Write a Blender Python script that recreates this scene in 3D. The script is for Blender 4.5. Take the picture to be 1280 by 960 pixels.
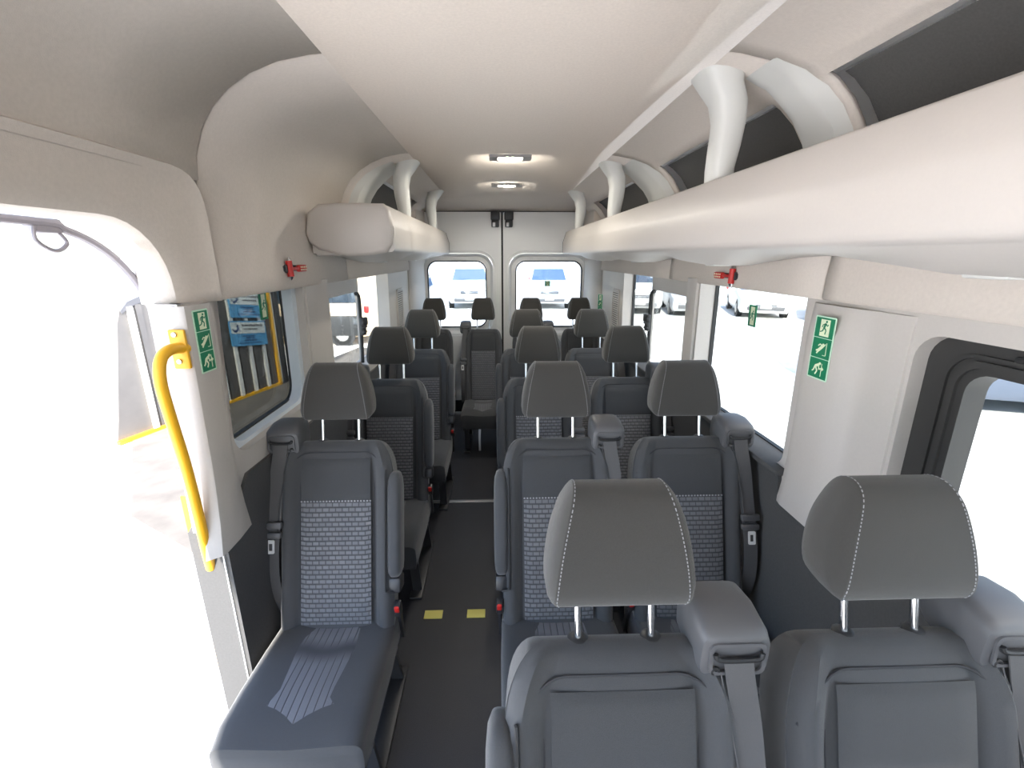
import bpy, bmesh, math, random
from mathutils import Vector, Matrix
from mathutils.geometry import tessellate_polygon
random.seed(7)
R = math.radians
scene = bpy.context.scene
COL = scene.collection
for o in list(bpy.data.objects): bpy.data.objects.remove(o)

# ------------------------------------------------------------------ camera, light, exposure
cam = bpy.data.cameras.new('camera'); cam.sensor_width = 36; cam.lens = 36*560/1280; cam.clip_start = .02; cam.clip_end = 500
camo = bpy.data.objects.new('camera', cam); COL.objects.link(camo)
camo.location = (0, 0, 1.62); camo.rotation_euler = (R(90-15.95), 0, R(-1.77))
scene.camera = camo
vs = scene.view_settings; vs.view_transform = 'Standard'; vs.look = 'None'; vs.gamma = 1; vs.use_curve_mapping = False
vs.exposure = 1.95
scene.cycles.use_denoising = True
scene.cycles.max_bounces = 14; scene.cycles.diffuse_bounces = 8; scene.cycles.glossy_bounces = 4
scene.cycles.transparent_max_bounces = 24; scene.cycles.caustics_reflective = False; scene.cycles.sample_clamp_indirect = 6
w = bpy.data.worlds.new('sky'); scene.world = w; w.use_nodes = True
nt = w.node_tree; bg = nt.nodes['Background']
sky = nt.nodes.new('ShaderNodeTexSky'); sky.sky_type = 'NISHITA'; sky.sun_disc = False
sky.sun_elevation = R(58); sky.sun_rotation = R(130); sky.air_density = 1.0; sky.dust_density = 2.5
nt.links.new(sky.outputs[0], bg.inputs[0]); bg.inputs[1].default_value = .30
sl = bpy.data.lights.new('sun', 'SUN'); sl.energy = 5.0; sl.angle = R(.6); sl.color = (1, .95, .87)
so = bpy.data.objects.new('sun', sl); COL.objects.link(so)
so.rotation_euler = Vector((.14, 1, -.85)).to_track_quat('-Z', 'Y').to_euler()

# ------------------------------------------------------------------ materials
def mat(name, c, rough=.6, metal=0, noise=0, nscale=40, bump=0, bscale=400, emit=None, estr=1, spec=.5, sheen=0):
    m = bpy.data.materials.new(name); m.use_nodes = True
    n = m.node_tree.nodes; l = m.node_tree.links; p = n['Principled BSDF']
    p.inputs['Base Color'].default_value = (*c, 1); p.inputs['Roughness'].default_value = rough; p.inputs['Metallic'].default_value = metal
    p.inputs['Specular IOR Level'].default_value = spec
    if sheen: p.inputs['Sheen Weight'].default_value = sheen
    tc = n.new('ShaderNodeTexCoord')
    if noise:
        t = n.new('ShaderNodeTexNoise'); t.inputs['Scale'].default_value = nscale; t.inputs['Detail'].default_value = 4
        l.new(tc.outputs['Object'], t.inputs['Vector'])
        r = n.new('ShaderNodeMapRange'); r.inputs['From Min'].default_value = .25; r.inputs['From Max'].default_value = .75
        r.inputs['To Min'].default_value = 1-noise; r.inputs['To Max'].default_value = 1+noise
        l.new(t.outputs['Fac'], r.inputs['Value'])
        mx = n.new('ShaderNodeVectorMath'); mx.operation = 'SCALE'; mx.inputs[0].default_value = c
        l.new(r.outputs['Result'], mx.inputs['Scale']); l.new(mx.outputs['Vector'], p.inputs['Base Color'])
    if bump:
        t2 = n.new('ShaderNodeTexNoise'); t2.inputs['Scale'].default_value = bscale; t2.inputs['Detail'].default_value = 2
        l.new(tc.outputs['Object'], t2.inputs['Vector'])
        b = n.new('ShaderNodeBump'); b.inputs['Strength'].default_value = bump; b.inputs['Distance'].default_value = .002
        l.new(t2.outputs['Fac'], b.inputs['Height']); l.new(b.outputs['Normal'], p.inputs['Normal'])
    if emit:
        p.inputs['Emission Color'].default_value = (*emit, 1); p.inputs['Emission Strength'].default_value = estr
    return m

def glass(name, tint, refl=.06):
    m = bpy.data.materials.new(name); m.use_nodes = True
    n = m.node_tree.nodes; l = m.node_tree.links
    n.remove(n['Principled BSDF'])
    t = n.new('ShaderNodeBsdfTransparent'); t.inputs[0].default_value = (*tint, 1)
    g = n.new('ShaderNodeBsdfGlossy'); g.inputs['Roughness'].default_value = .03; g.inputs[0].default_value = (1, 1, 1, 1)
    lw = n.new('ShaderNodeLayerWeight'); lw.inputs['Blend'].default_value = .5
    pw = n.new('ShaderNodeMath'); pw.operation = 'POWER'; pw.inputs[1].default_value = 5; l.new(lw.outputs['Facing'], pw.inputs[0])
    f = n.new('ShaderNodeMath'); f.operation = 'MULTIPLY_ADD'; f.inputs[1].default_value = .4; f.inputs[2].default_value = .02; l.new(pw.outputs[0], f.inputs[0])
    x = n.new('ShaderNodeMixShader'); l.new(f.outputs[0], x.inputs[0]); l.new(t.outputs[0], x.inputs[1]); l.new(g.outputs[0], x.inputs[2])
    l.new(x.outputs[0], n['Material Output'].inputs[0])
    return m

def woven_mat():
    m = mat('woven_insert_cloth', (.05, .052, .056), .9, sheen=.2)
    n = m.node_tree.nodes; l = m.node_tree.links; p = n['Principled BSDF']
    tc = n.new('ShaderNodeTexCoord'); sep = n.new('ShaderNodeSeparateXYZ'); cmb = n.new('ShaderNodeCombineXYZ')
    l.new(tc.outputs['Object'], sep.inputs[0]); l.new(sep.outputs['X'], cmb.inputs['X']); hz = n.new('ShaderNodeMath'); hz.operation = 'MULTIPLY'; hz.inputs[1].default_value = .62; l.new(sep.outputs['Z'], hz.inputs[0]); l.new(hz.outputs[0], cmb.inputs['Y'])
    b = n.new('ShaderNodeTexBrick'); b.offset = .5
    b.inputs['Scale'].default_value = 1; b.inputs['Brick Width'].default_value = .0225; b.inputs['Row Height'].default_value = .0097
    b.inputs['Mortar Size'].default_value = .0027; b.inputs['Mortar Smooth'].default_value = 1
    b.inputs['Color1'].default_value = (.15, .152, .163, 1); b.inputs['Color2'].default_value = (.125, .127, .137, 1); b.inputs['Mortar'].default_value = (.042, .0435, .047, 1)
    l.new(cmb.outputs[0], b.inputs['Vector']); l.new(b.outputs['Color'], p.inputs['Base Color'])
    bp = n.new('ShaderNodeBump'); bp.inputs['Strength'].default_value = .7; bp.inputs['Distance'].default_value = .003; bp.invert = True
    l.new(b.outputs['Fac'], bp.inputs['Height']); l.new(bp.outputs['Normal'], p.inputs['Normal'])
    return m

M = {}
M['trim'] = mat('beige_headliner', (.60, .545, .49), .8, noise=.04, nscale=120, bump=.25, bscale=500)
M['roof'] = mat('headliner_cloth', (.68, .61, .54), .9, noise=.05, nscale=150, bump=.3, bscale=600)
M['rack'] = mat('pale_moulded_plastic', (.525, .49, .455), .45, noise=.015, nscale=200, bump=.06, bscale=900)
M['pillar'] = mat('pillar_plastic', (.51, .48, .45), .5, noise=.02, nscale=150, bump=.08, bscale=900)
M['stanchion'] = mat('stanchion_plastic', (.60, .60, .57), .45)
M['dark_trim'] = mat('charcoal_trim', (.07, .069, .069), .7, noise=.1, nscale=150, bump=.2, bscale=700)
M['recess'] = mat('dark_recess_felt', (.085, .083, .08), .95, noise=.1, nscale=200)
M['seal_glare'] = mat('glare_paled_rubber', (.32, .30, .33), .6)  # seal and catch colour paled to imitate the doorway glare
M['black'] = mat('black_rubber', (.015, .015, .016), .55)
M['blackp'] = mat('black_plastic', (.03, .03, .032), .4)
M['wframe'] = mat('black_window_trim', (.032, .031, .03), .5, bump=.08, bscale=800)
M['white_metal'] = mat('white_painted_metal', (.88, .88, .87), .3)
M['sill_metal'] = mat('pale_blue_white_paint', (.62, .68, .74), .3)
M['floor'] = mat('dark_vinyl_floor', (.03, .031, .037), .5, noise=.25, nscale=300, bump=.2, bscale=900)
M['fabric'] = mat('charcoal_seat_cloth', (.043, .0445, .047), .92, noise=.18, nscale=700, bump=.4, bscale=1500, sheen=.25)
M['bolster'] = mat('charcoal_bolster_cloth', (.050, .0515, .055), .85, noise=.12, nscale=700, bump=.3, bscale=1500, sheen=.25)
M['head'] = mat('headrest_cloth', (.042, .040, .0365), .92, noise=.2, nscale=900, bump=.4, bscale=1800, sheen=.25)
M['weave'] = woven_mat()
M['stitch'] = mat('pale_stitching', (.30, .30, .31), .8)
M['piping'] = mat('seam_piping', (.03, .03, .034), .7)
M['chrome'] = mat('chrome', (.75, .75, .76), .18, 1)
M['tongue'] = mat('satin_metal', (.75, .75, .74), .35)
M['steel'] = mat('brushed_steel', (.5, .5, .5), .4, .9)
M['grey_plastic'] = mat('dark_grey_plastic', (.10, .10, .105), .45, bump=.08, bscale=900)
M['belt'] = mat('grey_belt_webbing', (.085, .083, .085), .75, noise=.1, nscale=900)
M['red'] = mat('red_plastic', (.55, .02, .015), .4)
M['yellow'] = mat('yellow_powder_coat', (.85, .45, .02), .4)
M['strip_y'] = mat('yellow_floor_tape', (.75, .68, .18), .6)
M['green'] = mat('sign_green', (.005, .20, .09), .5)
M['sign_pale'] = mat('sign_pale_green', (.55, .80, .62), .5)
M['sign_white'] = mat('sign_cream', (.78, .86, .62), .5)
M['glass_left'] = glass('dark_tinted_glass', (.27, .28, .27))
M['glass_side'] = glass('tinted_side_glass', (.66, .68, .67))
M['glass_rear'] = glass('clear_rear_glass', (.62, .66, .68))
M['lens'] = mat('lamp_lens', (.9, .9, .85), .3, emit=(1, .90, .76), estr=4)
M['bezel'] = mat('grey_lamp_bezel', (.36, .35, .34), .6)
M['led'] = mat('lamp_bulb', (1, 1, 1), .3, emit=(1, .95, .85), estr=1300)
M['ground'] = mat('pale_concrete', (.66, .65, .62), .9, noise=.12, nscale=1.2)
M['dark_ground'] = mat('brown_grey_ground', (.12, .108, .094), .95, noise=.3, nscale=3)
M['fence'] = mat('grey_fence_sheet', (.13, .122, .112), .7, noise=.1, nscale=4)
M['batten'] = mat('white_batten', (.82, .81, .76), .6)
M['fpost'] = mat('dark_fence_post', (.045, .042, .04), .6)
M['signblue'] = mat('board_blue', (.10, .36, .62), .5)
M['signtop'] = mat('board_white', (.70, .75, .72), .5)
M['ink'] = mat('board_navy_print', (.02, .06, .16), .6)
M['carwhite'] = mat('white_car_paint', (.80, .80, .79), .25)
M['carsilver'] = mat('silver_car_paint', (.45, .46, .47), .3, .3)
M['carcream'] = mat('cream_van_paint', (.78, .60, .42), .4)
M['cardark'] = mat('charcoal_van_paint', (.035, .036, .038), .5)
M['carblue'] = mat('pale_blue_paint', (.11, .135, .19), .4)
M['carglass'] = mat('car_window', (.02, .035, .06), .08, spec=.9)
M['sky_shield'] = mat('windscreen', (.07, .115, .20), .3, spec=.25)  # blue of the reflected sky painted into the base colour
M['tyre'] = mat('tyre_rubber', (.02, .02, .02), .8)
M['alloy'] = mat('alloy_wheel', (.5, .5, .5), .35, .8)
M['carlamp'] = mat('car_headlamp', (.55, .58, .6), .15, .2)
M['carred'] = mat('red_tail_lamp', (.62, .03, .03), .3)
M['plate'] = mat('number_plate_plain', (.7, .7, .65), .5)

# ------------------------------------------------------------------ mesh helpers
def obj(name, bm, m, parent=None, ang=40, sub=0, label=None):
    bmesh.ops.remove_doubles(bm, verts=bm.verts, dist=1e-6)
    bmesh.ops.recalc_face_normals(bm, faces=bm.faces)
    me = bpy.data.meshes.new(name); bm.to_mesh(me); bm.free()
    for ma in (m if isinstance(m, (list, tuple)) else [m]): me.materials.append(ma)
    me.shade_smooth()
    if ang: me.set_sharp_from_angle(angle=R(ang))
    o = bpy.data.objects.new(name, me); COL.objects.link(o)
    if parent: o.parent = parent
    if sub:
        s = o.modifiers.new('subdivision', 'SUBSURF'); s.levels = sub; s.render_levels = sub
    if label: o['label'] = label
    return o
def tag(o, label=None, cat=None, group=None, kind=None):
    for k, v in (('label', label), ('category', cat), ('group', group), ('kind', kind)):
        if v: o[k] = v
    return o
def empty(name, loc, label=None, cat=None, group=None, rz=0, kind=None):
    o = bpy.data.objects.new(name, None); COL.objects.link(o); o.location = loc; o.rotation_euler = (0, 0, rz); o.empty_display_size = .05
    return tag(o, label, cat, group, kind)
def structure(name, bm, m, parent=None, ang=40):
    o = obj(name, bm, m, parent, ang)
    if not parent: o['kind'] = 'structure'
    return o
def copy_tree(o, parent=None):
    c = o.copy(); COL.objects.link(c)
    if parent: c.parent = parent
    for ch in list(o.children): copy_tree(ch, c)
    return c
NB = bmesh.new
def box(bm, c, s, bev=0, seg=2, rot=None):
    t = bmesh.new(); bmesh.ops.create_cube(t, size=1)
    for v in t.verts: v.co = Vector((v.co.x*s[0], v.co.y*s[1], v.co.z*s[2]))
    if bev: bmesh.ops.bevel(t, geom=list(t.edges), offset=bev, segments=seg, profile=.5, affect='EDGES')
    mt = Matrix.Translation(c) @ (rot if rot else Matrix.Identity(4))
    bmesh.ops.transform(t, matrix=mt, verts=t.verts)
    me = bpy.data.meshes.new('t'); t.to_mesh(me); t.free(); bm.from_mesh(me); bpy.data.meshes.remove(me)
    return bm
def loft(bm, rings, cap0=True, cap1=True, closed=True):
    vv = [[bm.verts.new(p) for p in r] for r in rings]; n = len(rings[0])
    for a, b in zip(vv[:-1], vv[1:]):
        for i in range(n if closed else n-1):
            j = (i+1) % n
            bm.faces.new((a[i], a[j], b[j], b[i]))
    if cap0: bm.faces.new(vv[0][::-1])
    if cap1: bm.faces.new(vv[-1])
    return bm
def tube(bm, pts, r, n=10, closed=False):
    P = [Vector(p) for p in pts]; rings = []; up = None
    for i, p in enumerate(P):
        if closed: t = (P[(i+1) % len(P)]-P[i-1])
        else: t = P[min(i+1, len(P)-1)]-P[max(i-1, 0)]
        t.normalize()
        if up is None:
            up = t.orthogonal().normalized()
        up = (up-t*up.dot(t)).normalized(); s = t.cross(up)
        rr = r[i] if isinstance(r, (list, tuple)) else r
        rings.append([p+up*math.cos(2*math.pi*k/n)*rr+s*math.sin(2*math.pi*k/n)*rr for k in range(n)])
    if closed: rings.append(rings[0])
    return loft(bm, rings, not closed, not closed)
def strip(bm, pts, wv, th):
    P = [Vector(p) for p in pts]; rings = []
    for i, p in enumerate(P):
        t = (P[min(i+1, len(P)-1)]-P[max(i-1, 0)]).normalized()
        ww = Vector(wv[i] if isinstance(wv, list) else wv); nn = t.cross(ww).normalized()*th/2
        rings.append([p-ww/2-nn, p+ww/2-nn, p+ww/2+nn, p-ww/2+nn])
    return loft(bm, rings)
def smooth_path(ctrl, n=8):
    P = [Vector(p) for p in ctrl]; out = []
    for i in range(len(P)-1):
        a = P[max(i-1, 0)]; b = P[i]; c = P[i+1]; d = P[min(i+2, len(P)-1)]
        for k in range(n):
            t = k/n
            out.append(.5*((2*b)+(c-a)*t+(2*a-5*b+4*c-d)*t*t+(3*b-a-3*c+d)*t**3))
    out.append(P[-1]); return out
def rrect(x0, x1, y0, y1, r, n=6):
    if not isinstance(r, (list, tuple)): r = [r]*4          # corner radii: (x1,y1) (x0,y1) (x0,y0) (x1,y0)
    out = []
    for k, (cx, cy, sx, sy, a0) in enumerate(((x1, y1, -1, -1, 0), (x0, y1, 1, -1, 90), (x0, y0, 1, 1, 180), (x1, y0, -1, 1, 270))):
        rr = max(r[k], 1e-4)
        for i in range(n+1):
            a = R(a0+90*i/n); out.append((cx+sx*rr+rr*math.cos(a), cy+sy*rr+rr*math.sin(a)))
    return out
def plate(bm, outer, holes, fn, t0, t1):
    """plate with holes; fn(u, v, t) gives the point at depth t"""
    loops = [outer]+list(holes)
    def dens(lp):
        out = []
        for a, b in zip(lp, lp[1:]+lp[:1]):
            L = math.hypot(b[0]-a[0], b[1]-a[1]); k = max(1, int(L/(.35 if L < 50 else 50)))
            for i in range(k): out.append((a[0]+(b[0]-a[0])*i/k, a[1]+(b[1]-a[1])*i/k))
        return out
    loops = [dens(l) for l in loops]
    flat = [p for l in loops for p in l]
    tris = tessellate_polygon([[Vector((p[0], p[1], 0)) for p in l] for l in loops])
    A = [bm.verts.new(fn(p[0], p[1], t0)) for p in flat]; B = [bm.verts.new(fn(p[0], p[1], t1)) for p in flat]
    for t in tris:
        try:
            bm.faces.new([A[i] for i in t]); bm.faces.new([B[i] for i in t][::-1])
        except ValueError: pass
    k = 0
    for l in loops:
        m = len(l)
        for i in range(m):
            j = (i+1) % m
            bm.faces.new((A[k+i], A[k+j], B[k+j], B[k+i]))
        k += m
    return bm
def cyl(bm, a, b, r, n=16):
    return tube(bm, [a, b], r, n)

# ------------------------------------------------------------------ van shell
XC = .07
def wx(side, z, t=0):                                   # inner face of the side wall, t = outward
    return XC + side*(.87 - max(0, z-.95)*.02 + t)
def wallfn(side): return lambda y, z, t: (wx(side, z, t), y, z)
YR = 4.55; YF = -2.6

structure('floor', box(NB(), (XC, 1.0, -.03), (1.86, 7.2, .06)), M['floor'])
# left wall: beige pillars and rear panel with two window openings
WL = [(1.275, 1.87, 1.03, 1.56), (2.10, 3.33, .98, 1.56)]
left_outer = [(1.14, .86), (YR+.02, .86), (YR+.02, 1.62), (1.30, 1.62), (1.30, 1.505), (1.14, 1.505)]
structure('wall_left', plate(NB(), left_outer, [rrect(*q, [.04, .04, .07, .07]) for q in WL], wallfn(-1), 0, .075), M['pillar'])
structure('trim_1', plate(NB(), [(1.14, 0), (YR, 0), (YR, .90), (2.0, .94), (1.30, .965), (1.24, .91), (1.14, .86)], [], wallfn(-1), -.012, .09), M['dark_trim'])
# right wall
WR = [(-.7, .905, .93, 1.44), (1.335, 2.07, .94, 1.56), (2.20, 3.36, .93, 1.56)]
right_outer = [(YF, .80), (YR+.02, .80), (YR+.02, 1.62), (YF, 1.62)]
structure('wall_right', plate(NB(), right_outer, [rrect(-.76, .955, .88, 1.458, [.06, .06, .06, .06]), rrect(*WR[1], [.05, .03, .05, .06]), rrect(*WR[2], [.04, .04, .06, .06])], wallfn(1), 0, .08), M['pillar'])
structure('trim_2', plate(NB(), [(YF, 0), (YR, 0), (YR, .90), (2.10, .93), (1.325, .93), (1.31, .85), (1.13, .855), (.95, .90), (YF, .9)], [], wallfn(1), -.012, .09), M['dark_trim'])
def ledge(name, side, y0, y1, z):
    bm = NB(); box(bm, (wx(side, z, .02), (y0+y1)/2, z), (.115, y1-y0, .022), .008)
    structure(name, bm, M['dark_trim'])
ledge('trim_3', 1, 1.30, 2.14, .935); ledge('trim_4', 1, 2.15, 3.45, .925)
bm = NB(); plate(bm, rrect(1.24, 1.92, .955, 1.60, [.04, .04, .06, .06]), [rrect(1.31, 1.835, 1.045, 1.58, [.02, .02, .07, .07])], wallfn(-1), .03, .07)
structure('trim_5', bm, M['sill_metal'])
# glazing
def pane(name, side, y0, y1, z0, z1, t, m, rad=.05):
    o = obj(name, plate(NB(), rrect(y0, y1, z0, z1, rad), [], wallfn(side), t, t+.004), m)
    o['kind'] = 'structure'; return o
def gasket(parent, side, y0, y1, z0, z1, t, wd, rad, m=None, name='window_seal'):
    obj(name, plate(NB(), rrect(y0-wd, y1+wd, z0-wd, z1+wd, rad+wd), [rrect(y0, y1, z0, z1, rad)], wallfn(side), t-.006, t+.012), m or M['black'], parent)
p = pane('window_1', -1, 1.25, 1.90, 1.01, 1.58, .082, M['glass_left']); gasket(p, -1, 1.32, 1.845, 1.05, 1.545, .072, .014, .06)
p = pane('window_2', -1, 2.08, 3.36, .95, 1.58, .085, M['glass_side']); gasket(p, -1, 2.13, 3.335, .985, 1.55, .075, .014, .03, M['pillar'], 'window_surround')
p2 = p
p = pane('window_3', 1, -.74, .94, .89, 1.455, .088, M['glass_side'])
p3 = p
p = pane('window_4', 1, 1.32, 2.10, .92, 1.58, .088, M['glass_side']); gasket(p, 1, 1.345, 2.066, .95, 1.55, .076, .007, .05)
p = pane('window_5', 1, 2.19, 3.39, .91, 1.58, .088, M['glass_side']); gasket(p, 1, 2.225, 3.352, .94, 1.55, .076, .008, .03)
p5 = p
# sliding panes in the rear side windows (frame, black edge strip, latch)
def slider(parent, side, y0, y1, z0, z1, seam):
    bm = NB(); plate(bm, rrect(y0, y1, z0, z1, .02), [rrect(y0+.02, y1-.03, z0+.02, 1.415, [.05, .02, .02, .02])], wallfn(side), .058, .070)
    obj('sliding_frame', bm, M['pillar'], parent)
    bm = NB(); tube(bm, smooth_path([(wx(side, 1.405, .052), seam-.05, 1.405), (wx(side, 1.40, .05), seam-.012, 1.395), (wx(side, 1.34, .048), seam, 1.34), (wx(side, 1.1, .048), seam-.01, 1.1), (wx(side, .96, .048), seam-.02, .96)], 6), .011, 8)
    obj('rubber_strip', bm, M['black'], parent)
    bm = NB(); box(bm, (wx(side, 1.2, .035), seam-.005, 1.205), (.03, .055, .11), .013)
    box(bm, (wx(side, 1.2, .02), seam+.004, 1.235), (.025, .028, .05), .008)
    for a in range(8):
        an = a*math.pi/4; box(bm, (wx(side, 1.2, .028), seam-.005+.03*math.cos(an), 1.20+.042*math.sin(an)), (.02, .014, .014), .004)
    obj('window_latch', bm, M['blackp'], parent)
slider(p2, -1, 2.10, 2.80, .97, 1.56, 2.775); slider(p5, 1, 2.20, 2.90, .93, 1.56, 2.885)
# black surround of the nearest right-hand window
bm = NB(); plate(bm, rrect(-.765, .96, .875, 1.462, .065), [rrect(-.69, .862, .94, 1.392, .045)], wallfn(1), .035, .085)
obj('window_surround', bm, M['wframe'], p3)
bm = NB()
plate(bm, rrect(-.72, .890, .915, 1.418, .055), [rrect(-.705, .878, .927, 1.405, .05)], wallfn(1), .028, .04)
plate(bm, rrect(-.735, .908, .90, 1.430, .06), [rrect(-.728, .901, .907, 1.424, .057)], wallfn(1), .029, .04)
obj('window_bead', bm, M['wframe'], p3)
bm = NB(); box(bm, (wx(1, 1.435, .026), .30, 1.437), (.022, .95, .012), .004)
obj('blind_rail', bm, M['black'], p3)
# pillar mouldings (raised, rounded trims over the pillars)
def pillar_trim(name, side, prof, z0, z1, m):
    rings = []
    for z in [z0+(z1-z0)*i/8 for i in range(9)]:
        flare = .035*max(0, (1.08-z)/.25)**2 if z < 1.08 else 0
        tp = max(0, min(1, (z-1.468)/.03)) if side > 0 and prof[0][0] < 1 else 0
        pts = [(wx(side, z, -d*(1-.8*tp)), y+(flare if k > len(prof)/2 else -flare)*(.6 if d > 0 else 1), z) for k, (y, d) in enumerate(prof)]
        rings.append(pts)
    structure(name, loft(NB(), rings), m)
pillar_trim('trim_6', 1, [(.962, -.02), (.966, .006), (1.00, .012), (1.055, .012), (1.085, .020), (1.11, .034), (1.15, .040), (1.235, .040), (1.262, .034), (1.285, .018), (1.30, .0), (1.30, -.02)][::1], .85, 1.49, M['pillar'])
pillar_trim('trim_7', -1, [(1.135, -.02), (1.135, .006), (1.14, .014), (1.155, .018), (1.225, .018), (1.245, .012), (1.255, 0), (1.256, -.02)], .80, 1.50, M['pillar'])
pillar_trim('trim_8', -1, [(1.885, -.02), (1.89, .006), (1.93, .008), (2.03, .008), (2.06, .022), (2.09, .022), (2.096, -.02)], .90, 1.52, M['pillar'])
pillar_trim('trim_9', 1, [(2.08, -.02), (2.082, .014), (2.10, .022), (2.165, .022), (2.185, .012), (2.19, -.02)], .90, 1.52, M['pillar'])

# header panels and roof cove, profile (z, half width)
PROF = [(1.515, .872), (1.502, .868), (1.500, .852), (1.507, .845), (1.56, .846), (1.63, .851), (1.72, .858), (1.80, .857), (1.87, .845), (1.93, .82), (1.98, .785), (2.02, .74), (2.055, .68), (2.081, .61), (2.096, .53), (2.103, .455), (2.108, .38)]
def cove(name, side, y0, y1, prof, recess=(), m=None, z_rec=(1.72, 2.035), top_only=False):
    ys = sorted(set([y0, y1]+[v for r in recess for v in r]))
    yy = []
    for a, b in zip(ys[:-1], ys[1:]):
        k = max(1, int((b-a)/.3)); yy += [a+(b-a)*i/k for i in range(k)]
    yy.append(y1)
    pr = []
    for (za, ha), (zb, hb) in zip(prof[:-1], prof[1:]):
        pr.append((za, ha))
        for zr in z_rec:
            if za < zr < zb: pr.append((zr, ha+(hb-ha)*(zr-za)/(zb-za)))
    pr.append(prof[-1])
    bm = NB(); V = [[bm.verts.new((XC+side*h, y, z)) for z, h in pr] for y in yy]
    inrec = lambda ym, zm: any(a < ym < b for a, b in recess) and z_rec[0] < zm < z_rec[1]
    for i in range(len(yy)-1):
        for k in range(len(pr)-1):
            if not inrec((yy[i]+yy[i+1])/2, (pr[k][0]+pr[k+1][0])/2):
                bm.faces.new((V[i][k], V[i+1][k], V[i+1][k+1], V[i][k+1]))
    bm.normal_update()
    bmesh.ops.recalc_face_normals(bm, faces=bm.faces)
    inside = Vector((XC, (y0+y1)/2, 1.7)); bm.faces.ensure_lookup_table()
    f0 = bm.faces[len(bm.faces)//2]
    if (inside-f0.calc_center_median()).dot(f0.normal) < 0: bmesh.ops.reverse_faces(bm, faces=bm.faces)
    me = bpy.data.meshes.new(name); bm.to_mesh(me); bm.free(); me.materials.append(m or M['trim']); me.shade_smooth(); me.set_sharp_from_angle(angle=R(50))
    o = bpy.data.objects.new(name, me); COL.objects.link(o); o['kind'] = 'structure'
    s = o.modifiers.new('thickness', 'SOLIDIFY'); s.thickness = .012; s.offset = -1
    for a, b in recess:
        sub = [(z, h) for z, h in pr if z_rec[0]-1e-6 <= z <= z_rec[1]+1e-6]
        bm = NB(); A = [[(XC+side*(h+.05), y, z+.01) for z, h in sub] for y in (a-.01, b+.01)]
        loft(bm, [A[0], A[1]], False, False, False)
        obj('recess_panel', bm, M['recess'], o)
    return o
lp = PROF
cove('trim_10', -1, 1.305, 2.408, lp)
cove('trim_11', -1, 2.416, 4.30, lp, [(2.84, 3.92)])
cove('trim_12', 1, YF, 1.256, lp, [(-.6, .55), (.68, 1.20)])
cove('trim_13', 1, 1.264, 2.430, lp, [(1.42, 2.36)])
cove('trim_14', 1, 2.438, 4.30, lp, [(2.80, 3.92)])
# header over the sliding-door opening (left, forward of the first pillar)
bm = NB()
dprof = [(1.80, 1.03), (1.74, .99), (1.708, .945), (1.698, .905), (1.706, .882), (1.725, .872), (1.76, .866), (1.80, .860), (1.82, .852), (1.828, .845), (1.834, .86)]
rr = .17
rings = []
yend = 1.165
for y in (YF, -.6, 0, .5, .8, yend-rr):
    rings.append([(XC-h, y, z) for z, h in dprof])
for i in range(1, 9):                                     # corner where the header turns down into the door jamb
    a = R(90*i/8)
    ring = []
    for z, h in dprof:
        e = z-1.70                                        # distance from the opening's edge
        p = 1-.72*max(0, min(1, e/.13))
        ring.append((XC-h, yend-rr+(rr+e)*max(0, math.sin(a))**p, 1.70-rr+(rr+e)*max(0, math.cos(a))**p))
    rings.append(ring)
for z in (1.50, ):
    rings.append([(XC-h, yend+zz-1.70, z) for zz, h in dprof])
o = structure('trim_15', loft(bm, rings, False, False, False), M['trim'])
s = o.modifiers.new('thickness', 'SOLIDIFY'); s.thickness = .01; s.offset = 0
# upper panel above that header, up to the ceiling
cove('trim_16', -1, YF, 1.297, [(1.81, .850)]+[(z, h) for z, h in PROF if z > 1.82], m=M['trim'])
# jamb face of the door opening, seal, header return
bm = NB(); plate(bm, [(0, 0), (.155, 0), (.155, 1.505), (0, 1.505)], [], lambda u, z, t: (wx(-1, z, 0)-u, 1.135+u*.72+t, z), 0, .02)
structure('trim_17', bm, M['white_metal'])
bm = NB(); loft(bm, [[(XC-.90, y, 1.86), (XC-1.0, y, 1.86), (XC-1.0, y, 1.715), (XC-.94, y, 1.712)] for y in (YF, 1.30)], True, True)
structure('trim_18', bm, M['white_metal'])
seal = [(XC-1.0, YF, 1.69), (XC-.995, 0, 1.69), (XC-.99, .9, 1.688), (XC-.99, 1.04, 1.672), (XC-.99, 1.14, 1.62), (XC-.99, 1.21, 1.53), (XC-.99, 1.245, 1.40), (XC-.99, 1.255, 1.1), (XC-.99, 1.255, .4), (XC-.99, 1.25, -.2)]
o = obj('door_seal', tube(NB(), smooth_path(seal, 6), .009, 8), M['seal_glare']); o['kind'] = 'structure'; o.name = 'trim_19'
# ceiling, rear header, outer skin
CE = [(YF, 2.10), (3.75, 2.10), (3.92, 2.095), (4.05, 2.08), (4.15, 2.06), (4.26, 2.05), (4.40, 2.045), (4.52, 2.04), (4.555, 2.03), (4.56, 2.018)]
bm = NB(); loft(bm, [[(XC-.50, y, z+.004), (XC-.2, y, z+.004), (XC+.2, y, z+.004), (XC+.50, y, z+.004)] if y < 3.8 else [(XC-.88, y, z), (XC-.2, y, z+.004), (XC+.2, y, z+.004), (XC+.88, y, z)] for y, z in CE], False, False, False)
o = structure('ceiling', bm, M['roof']); s = o.modifiers.new('thickness', 'SOLIDIFY'); s.thickness = .01; s.offset = 0
structure('roof', box(NB(), (XC, 1.05, 2.20), (2.14, 7.4, .05)), M['white_metal'])
for i, sd in ((20, -1), (21, 1)):
    structure('trim_%d' % i, box(NB(), (XC+sd*1.03, 1.05 if sd > 0 else 3.0, 1.92 if sd > 0 else 1.87), (.05, 7.4 if sd > 0 else 3.5, .58 if sd > 0 else .68)), M['white_metal'])
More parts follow.
